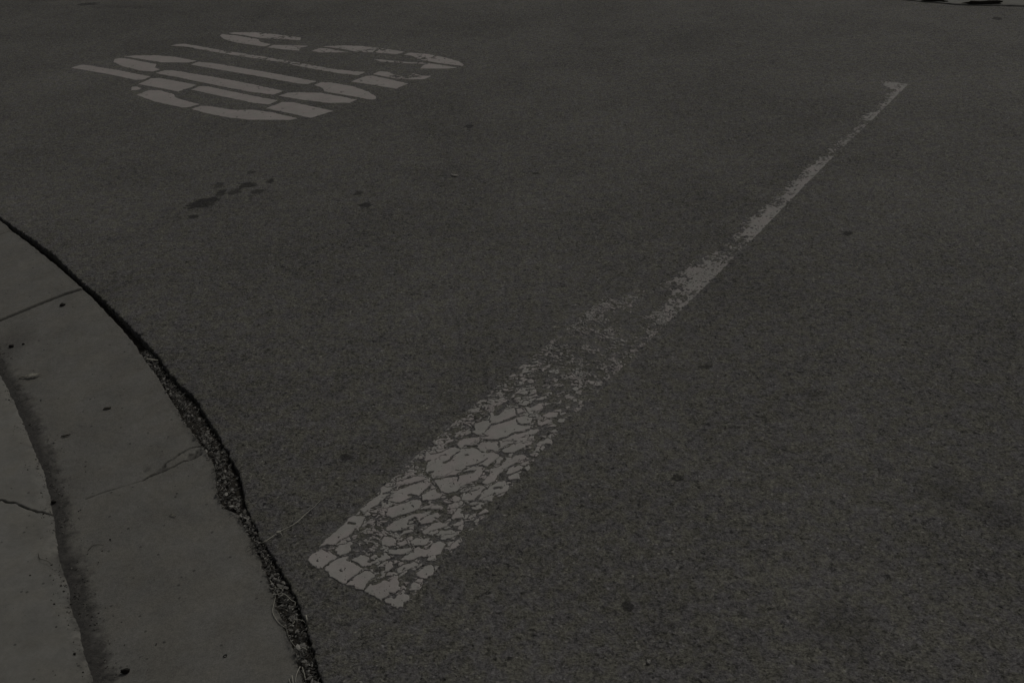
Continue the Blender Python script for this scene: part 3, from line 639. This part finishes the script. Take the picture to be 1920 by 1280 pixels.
# ------------------------------------------------------------------ far kerb at the top right
def far_kerb():
    a = np.array(at(1660, -2)); b = np.array(at(1800, 10.5)); c = np.array(at(1935, 13)); e = np.array(at(2300, 30)); s = np.array(at(1200, -46))
    pts = [s, a, np.array(at(1770, 7.5)), b, c, e]
    V = []; F = []; prof = [(-.002, -.01), (.0, .004), (.03, .008), (.1, .014), (.35, .05), (.8, .09), (1.5, .11)]
    P = []
    for k in range(len(pts) - 1):
        n = 30
        for t in range(n): P.append(pts[k] * (1 - t / n) + pts[k + 1] * t / n)
    P.append(pts[-1]); P = np.array(P)
    for _ in range(60): P[1:-1] = .25 * P[:-2] + .5 * P[1:-1] + .25 * P[2:]
    T = np.gradient(P, axis=0); T /= np.linalg.norm(T, axis=1)[:, None]; Nn = np.stack([-T[:, 1], T[:, 0]], 1)
    if Nn[0] @ np.array([0, 1]) < 0: Nn = -Nn
    R = np.array([q[0] for q in prof]); Z = np.array([q[1] for q in prof])
    Xk = P[:, 0:1] + Nn[:, 0:1] * R; Yk = P[:, 1:2] + Nn[:, 1:2] * R
    Zk = np.broadcast_to(Z, Xk.shape).copy() + (fnoise(Xk, Yk, .05, 3, 201) - .5) * .01
    d = np.clip(1 - R / .02, 0, 1)[None] * (fnoise(Xk, Yk, .08, 3, 202) > .55) * .4
    o = grid_obj('kerb', Xk, Yk, Zk, M_PAV, {'dirt': d}, smooth=False); tag(o, kind='structure')
far_kerb()

# ------------------------------------------------------------------ loose things
def surf_z(x, y):
    """height of the concrete under a point"""
    t, r = polar(np.array([(x, y)])); t, r = t[0], r[0]
    i = int(np.argmin(abs(TT - t)))
    if r > rA(t): return 0.0
    if r > rG(t): return -.015
    if r > rF(t) + .004: j = int(np.argmin(abs(Rg[i] - r))); return float(Zg[i, j])
    j = int(np.argmin(abs(Rp[i] - r))); return float(Zp[i, j])
def tube(P, R, k=5):
    P = np.asarray(P, float); n = len(P); T = np.gradient(P, axis=0); T /= np.linalg.norm(T, axis=1)[:, None] + 1e-9
    up_ = np.array([0, 0, 1.]) if abs(T[0][2]) < .9 else np.array([1., 0, 0])
    V = []
    for i in range(n):
        a = np.cross(T[i], up_); a /= np.linalg.norm(a) + 1e-9; b = np.cross(T[i], a)
        for q in range(k):
            an = 2 * math.pi * q / k; V.append(P[i] + R[i] * (math.cos(an) * a + math.sin(an) * b))
    F = [(i * k + q, i * k + (q + 1) % k, (i + 1) * k + (q + 1) % k, (i + 1) * k + q) for i in range(n - 1) for q in range(k)]
    F += [tuple(range(k))[::-1], tuple((n - 1) * k + q for q in range(k))]
    return V, F
def curve3(P, n=24):
    P = np.asarray(P, float); t = np.linspace(0, len(P) - 1, n); out = []
    for v in t:
        i = min(int(v), len(P) - 2); f = v - i
        p0, p1, p2, p3 = P[max(i - 1, 0)], P[i], P[i + 1], P[min(i + 2, len(P) - 1)]
        out.append(.5 * ((2 * p1) + (-p0 + p2) * f + (2 * p0 - 5 * p1 + 4 * p2 - p3) * f ** 2 + (-p0 + 3 * p1 - 3 * p2 + p3) * f ** 3))
    return np.array(out)
def merged(name, parts, mat, label, cat, group=None, origin=None, smooth=True):
    V, F = [], []
    for v, f in parts:
        b = len(V); V += [tuple(x) for x in v]; F += [tuple(i + b for i in q) for q in f]
    c = np.mean(V, 0); c[2] = min(v[2] for v in V)
    V = [tuple(np.subtract(v, c)) for v in V]
    o = mesh_obj(name, V, F, mat, smooth=smooth); o.location = tuple(c)
    if label: tag(o, label, cat, group)
    return o
def px_path(pts, heights): 
    out = []
    for (x, y), h in zip(pts, heights):
        a = at(x, y); z = surf_z(*a) + h; a = at(x, y, z); out.append((a[0], a[1], z))
    return out

# pale dry grass stalk lying across the joint
zs_ = lambda p: [(460 + a / 9.144, 920 + b / 9.144) for a, b in p]
p = curve3(px_path(zs_([(0, 1035), (120, 975), (230, 905), (330, 870), (480, 770), (620, 680), (780, 600), (900, 520), (1060, 370), (1180, 270), (1290, 150)]), [.002, .003, .007, .008, .008, .008, .010, .009, .007, .006, .006]), 60)
rad = np.interp(np.linspace(0, 1, 60), [0, .15, .28, .35, .48, .5, .52, .7, .72, 1], [.0006, .0010, .0017, .0013, .0012, .0015, .0012, .0014, .0010, .0005])
parts = [tube(p, rad)]
st_ = merged('grass_stalk', parts, M_STRAW, 'long pale dry grass stalk lying over the dark joint onto the asphalt', 'grass stalk')
q = p[int(.45 * 60)]
hd = [tube(curve3([q + np.array([-.006, 0, -.001]), q + np.array([0, 0, .001]), q + np.array([.007, .003, .001])], 10), [.0008, .002, .0034, .004, .0042, .004, .0034, .0028, .0018, .0008]),
      tube(curve3([q, q + np.array([.008, -.003, 0]), q + np.array([.014, -.012, -.003])], 8), [.0014, .0012, .0012, .001, .001, .0008, .0006, .0003])]
hobj = merged('seed_head', hd, M_STRAW, None, None); hobj.parent = st_; hobj.matrix_parent_inverse = Matrix.Translation(-st_.location)
# wiry dry runners at the gutter edge
zr = lambda p: [(480 + a / 6.4, 1080 + b / 6.4) for a, b in p]
def runner(paths, label):
    parts = []
    for pts, h, r in paths:
        c = curve3(px_path(zr(pts), h), 34); parts.append(tube(c, np.linspace(r, r * .55, 34), 5))
    merged('dry_runner', parts, M_STRAW, label, 'dry stem', 'wiry dry stems along the gutter joint')
runner([([(160, 40), (210, 100), (240, 150), (235, 230), (220, 300), (200, 400), (215, 470), (280, 560), (360, 620), (380, 690), (430, 790), (500, 880), (515, 940), (525, 990)], [.01, .01, .008, .006, .004, .003, .003, .003, .004, .004, .005, .006, .006, .004], .0012),
        ([(360, 620), (410, 590), (450, 560), (480, 520), (560, 530), (600, 570)], [.005, .01, .012, .012, .01, .006], .0011)], 'long wiry pale stem looping out over the gutter edge beside the weeds')
runner([([(190, 225), (250, 215), (320, 205), (380, 240), (430, 290), (470, 310), (465, 370)], [.008, .012, .014, .014, .012, .01, .006], .0013),
        ([(240, 150), (280, 140), (320, 160), (300, 200)], [.012, .016, .016, .012], .0012)], 'short knotted pale stem crossing the weeds above the looping stem')
runner([([(505, 900), (530, 870), (570, 855), (610, 880), (600, 900)], [.006, .014, .016, .012, .008], .0013)], 'small curled pale stem like a hook at the foot of the looping stem')
runner([([(600, 470), (610, 520), (605, 580), (590, 600)], [.012, .014, .01, .006], .0022)], 'short thick pale stub standing at the asphalt side of the weeds')
runner([([(530, 1080), (505, 1130), (480, 1200), (475, 1270)], [.01, .012, .012, .01], .0014), ([(555, 1090), (575, 1150), (590, 1220), (600, 1280)], [.01, .012, .012, .008], .0013), ([(430, 1190), (440, 1240), (450, 1300)], [.006, .008, .008], .002), ([(395, 1230), (420, 1300)], [.005, .006], .0016)], 'tuft of upright pale dry stems at the bottom edge of the photo')
runner([([(640, 730), (670, 770), (680, 815)], [.008, .008, .004], .0009)], 'thin short stem bent over the asphalt rim right of the weeds')

def leaf(path, widths, thick, label, mat, cat='leaf', name='dead_leaf', lift=.0, curl=.002):
    P = curve3(path, 14); n = len(P); T = np.gradient(P, axis=0); T /= np.linalg.norm(T, axis=1)[:, None]
    wv = np.interp(np.linspace(0, 1, n), np.linspace(0, 1, len(widths)), widths); V = []; K = 6
    for i in range(n):
        s_ = np.cross(T[i], (0, 0, 1.)); s_ /= np.linalg.norm(s_)
        for q_ in range(K):
            a = q_ / (K - 1) * 2 - 1; ww = wv[i] * (1 + .25 * math.sin(i * 2.1 + q_ * 1.3))
            V.append(P[i] + s_ * a * ww + np.array([0, 0, curl * a * a + .0006 * math.sin(i * 1.7 + q_ * 2)]))
    m = len(V); V += [v - np.array([0, 0, thick]) for v in V]
    F = []
    for i in range(n - 1):
        for q_ in range(K - 1):
            a = i * K + q_; F += [(a, a + 1, a + K + 1, a + K), (m + a, m + a + K, m + a + K + 1, m + a + 1)]
        a = i * K; F.append((a, a + K, m + a + K, m + a)); a = i * K + K - 1; F.append((a, m + a, m + a + K, a + K))
    for a0 in (0, (n - 1) * K):
        for q_ in range(K - 1): a = a0 + q_; F.append((a, m + a, m + a + 1, a + 1) if a0 == 0 else (a, a + 1, m + a + 1, m + a))
    return merged(name, [(V, F)], mat, label, cat)
leaf(px_path([(36, 709), (47, 706), (58, 703.5), (68, 702.5), (77, 700)], [.002, .005, .009, .008, .006]), [.001, .003, .0085, .006, .001], .0004, 'curled pale dead leaf lying on the gutter near the left photo edge', M_LEAF, curl=.003)
leaf(px_path([(274, 672), (280, 673), (288, 674), (296, 675)], [.006, .009, .009, .006]), [.002, .0032, .0032, .0014], .0008, 'small flat pale chip lying on top of the dark joint', M_LEAF, 'chip', 'wood_chip', curl=.0005)
leaf(px_path([(194, 766), (200, 765.5), (208, 764.5)], [.002, .003, .002]), [.0035, .0045, .0035], .0005, 'small flat brown leaf scrap alone in the middle of the gutter', M_BROWN)
leaf(px_path([(115, 818), (122, 817), (132, 814.5)], [.002, .003, .003]), [.001, .0035, .001], .0005, 'tiny dark brown leaf beside the dirt band of the gutter', M_BROWN)
leaf(px_path([(845, 327), (853, 328.5), (860, 330)], [.004, .006, .004]), [.002, .007, .002], .0006, 'tiny white scrap of leaf on the open asphalt behind the oil spots', M_STONE)
def lump(name, x, y, sx, sy, sz, rot, mat, label, cat, seed, group=None, bumpy=.25):
    a = at(x, y); z = surf_z(*a); V, F = [], []; n, m = 10, 14
    for i in range(n + 1):
        th = math.pi * i / n
        for j in range(m):
            ph = 2 * math.pi * j / m; p_ = np.array([math.sin(th) * math.cos(ph), math.sin(th) * math.sin(ph), math.cos(th)])
            r = 1 + bumpy * (math.sin(3.1 * p_[0] + seed) * math.cos(4.3 * p_[1] + 2 * seed) + .6 * math.sin(7 * p_[2] + 5 * p_[0] + seed))
            q_ = p_ * r; X_, Y_ = q_[0] * sx, q_[1] * sy
            V.append((X_ * math.cos(rot) - Y_ * math.sin(rot), X_ * math.sin(rot) + Y_ * math.cos(rot), q_[2] * sz + sz * .8))
    for i in range(n):
        for j in range(m): F.append((i * m + j, (i + 1) * m + j, (i + 1) * m + (j + 1) % m, i * m + (j + 1) % m))
    o = mesh_obj(name, V, F, mat, smooth=True); o.location = (a[0], a[1], z); tag(o, label, cat, group); return o
G_ = 'dark bits lying on the gutter'
lump('seed_pod', 231, 1246, .0095, .0055, .0065, .25, M_BLACK, 'black oblong nugget on the gutter near the bottom of the photo', 'seed pod', 1)
lump('tar_lump', 116, 567, .0095, .008, .005, .4, M_BLACK, 'black blob on the gutter just below the wide tooled joint', 'tar lump', 2)
lump('tar_lump', 18, 640, .009, .006, .005, .3, M_BLACK, 'larger of two black blobs by the left photo edge above the pale leaf', 'tar lump', 3, G_)
lump('tar_lump', 41, 636, .005, .0035, .003, .2, M_BLACK, 'smaller of two black blobs by the left photo edge above the pale leaf', 'tar lump', 4, G_)
lump('tar_lump', 203, 1000, .0025, .002, .0018, .2, M_BLACK, 'tiny black dot on the gutter level with the pale stalk', 'tar lump', 5, G_)
lump('pebble', 1216, 1242, .0042, .0055, .004, .1, M_STONE, 'single white pebble on the asphalt at the bottom of the photo', 'pebble', 6)
lump('pebble', 96, 928, .006, .005, .005, .1, M_BLACK, 'dark stone caught on the pavement lip above the pavement crack', 'pebble', 8)
lump('pebble', 136, 1215, .003, .003, .0025, .1, M_BLACK, 'dark stone on the pavement beside the dirt band near the bottom', 'pebble', 9)
def ring(x, y):
    a = at(x, y); z = surf_z(*a) + .0012; P = [(a[0] + .004 * math.cos(t), a[1] + .0038 * math.sin(t), z + .0006 * math.sin(2 * t)) for t in np.linspace(.3, 6.0, 22)]
    merged('curled_tendril', [tube(P, [.0009] * 22)], M_BLACK, 'tiny dark ring shaped tendril alone on the lower gutter', 'tendril')
ring(420, 1221)
def twig(pts, k0, r, label, x0=0, y0=940, k=3):
    c = curve3(px_path([(x0 + a / k, y0 + b / k) for a, b in pts], k0), 20); merged('twig', [tube(c, np.linspace(r, r * .5, 20))], M_BROWN, label, 'twig', 'thin twigs on the gutter')
twig([(495, 275), (520, 248), (550, 240), (582, 243)], [.001, .003, .003, .002], .0008, 'thin bent twig in the gutter beside the dirt band')
twig([(215, 290), (222, 318), (245, 325), (270, 335), (292, 355)], [.001, .002, .002, .002, .001], .0006, 'hair thin dark twig on the smooth pavement below the crack')
leaf(px_path([(318, 964), (324, 965), (330, 968)], [.002, .004, .002]), [.0006, .0022, .0006], .0004, 'tiny pale curled leaf on the gutter left of the stalk', M_LEAF)

# ------------------------------------------------------------------ dead weeds packed in the joint (uncountable)
def weeds():
    V, F = [], []
    t_lo, t_hi = polar(np.array([at(575, 1290)]))[0][0] - .01, polar(np.array([at(258, 655)]))[0][0]
    def add(v, f):
        b = len(V); V.extend(v); F.extend([tuple(i + b for i in q) for q in f])
    for k in range(2500):
        t = random.uniform(t_lo, t_hi); g_ = float(rG(t)); a_ = float(rA(t))
        s_ = min(1.0, (t_hi - t) / (t_hi - t_lo) * 2.2 + .25)
        uu = random.triangular(-.14, .93, .38); r = g_ + uu * (a_ - g_)
        x, y = PT(t, r); hgt = -.020 + random.uniform(0, .027) * s_ * (1 - .55 * max(uu, 0))
        th = random.uniform(0, 6.28)
        if random.random() < .42:        # curled stem
            L = random.uniform(.010, .032) * (.6 + .4 * s_); r0 = random.uniform(.0006, .0013); P = []; h0 = hgt; cu = random.uniform(-150, 150)
            px_, py_, hh = x - L / 2 * math.cos(th), y - L / 2 * math.sin(th), h0
            for i in range(6):
                P.append((px_, py_, hh)); th += cu * L / 5; px_ += L / 5 * math.cos(th); py_ += L / 5 * math.sin(th); hh += random.uniform(-.0015, .0022)
            v, f = tube(P, np.linspace(r0, r0 * .6, 6), 4); add(v, f)
        else:                            # crumpled leaf scrap
            s1 = random.uniform(.0025, .0060) * (1.5 if k % 3 == 0 else 1) * (.7 + .3 * s_); s2 = s1 * random.uniform(.35, .8); nz_ = random.uniform(-.7, .7); nb_ = random.uniform(-.7, .7)
            e1 = np.array([math.cos(th), math.sin(th), nz_]); e2 = np.array([-math.sin(th), math.cos(th), nb_]); c_ = np.array([x, y, hgt])
            cu = random.uniform(.1, .5) * s2
            vv = [c_ - e1 * s1, c_ - e1 * .3 * s1 - e2 * s2, c_ + e1 * .5 * s1 - e2 * s2 * .8, c_ + e1 * s1, c_ + e1 * .4 * s1 + e2 * s2, c_ - e1 * .4 * s1 + e2 * s2 * .9, c_ + np.array([0, 0, cu])]
            add(vv, [(6, i, (i + 1) % 6) for i in range(6)])
    # dark dense clump bulging into the gutter
    o = mesh_obj('dead_weeds', V, F, M_WEED); tag(o, 'matted dead weeds and leaf scraps packed in the joint between gutter and asphalt', 'weeds', kind='stuff')
weeds()

# ------------------------------------------------------------------ loose grit
def stones(pts, sizes):
    V, F = [], []
    base = [(-1, -1, -1), (1, -1, -1), (1, 1, -1), (-1, 1, -1), (-.7, -.7, .7), (.7, -.6, .8), (.6, .7, .6), (-.7, .6, .7)]
    fc = [(0, 3, 2, 1), (4, 5, 6, 7), (0, 1, 5, 4), (1, 2, 6, 5), (2, 3, 7, 6), (3, 0, 4, 7)]
    for (x, y, z), s in zip(pts, sizes):
        th = random.uniform(0, 6.28); c, s_ = math.cos(th), math.sin(th); k = (random.uniform(.5, 1.2), random.uniform(.5, 1), random.uniform(.4, .8)); b = len(V)
        for p_ in base:
            a1, b1 = p_[0] * k[0] * s * random.uniform(.7, 1.1), p_[1] * k[1] * s * random.uniform(.7, 1.1)
            V.append((x + a1 * c - b1 * s_, y + a1 * s_ + b1 * c, z + (p_[2] * k[2] + .3) * s))
        F += [tuple(i + b for i in f) for f in fc]
    return V, F
pts, sz = [], []
tv0, tv1 = T0 + .005, T1 - .03
for k in range(5200):
    t = random.uniform(tv0, tv1); d = random.gauss(.008, .022)
    if random.random() < .25: d = random.gauss(.03, .05)
    r = float(rF(t)) + d; x, y = PT(t, r); dens_ = vnoise(np.array([x]), np.array([y]), .06, 301)[0]
    if dens_ < .42: continue
    pts.append((x, y, surf_z(x, y) - .0002)); sz.append(min(.0034, .0006 + random.expovariate(1 / .0007)))
for k in range(500):
    t = random.uniform(tv0, tv1); r = random.uniform(float(rF(t)) - .25, float(rG(t)))
    x, y = PT(t, r); pts.append((x, y, surf_z(x, y))); sz.append(random.uniform(.0004, .0012))
for k in range(700):
    t = random.uniform(tv0, tv1); r = float(rA(t)) + random.expovariate(1 / .02); x, y = PT(t, r); pts.append((x, y, 0)); sz.append(random.uniform(.0007, .0018))
V, F = stones(pts, sz); o = mesh_obj('loose_grit', V, F, M_GRIT); tag(o, 'fine grit and silt collected along the gutter and the joint', 'grit', kind='stuff')
pts, sz = [], []
for k in range(2600):
    px_, py_ = random.uniform(150, 1950), random.uniform(20, 1290); a = at(px_, py_); t, r = polar(np.array([a]))
    if r[0] < rA(t[0]) + .01: continue
    pts.append((a[0], a[1], .0)); sz.append(random.uniform(.0008, .0022))
V, F = stones(pts, sz); o = mesh_obj('road_gravel', V, F, M_GRIT); tag(o, 'tiny stone chips scattered over the whole asphalt road', 'gravel', kind='stuff')
# leaf heaps against the far kerb
lump('leaf_heap', 1752, 4.5, .09, .010, .014, -.36, M_BROWN, 'dark leaf heap at the far kerb, left of the two in the top right corner', 'leaf heap', 11, 'leaf heaps along the far kerb', .4)
lump('leaf_heap', 1842, 9.5, .12, .012, .016, -.25, M_BROWN, 'dark leaf heap at the far kerb, right of the two in the top right corner', 'leaf heap', 12, 'leaf heaps along the far kerb', .4)
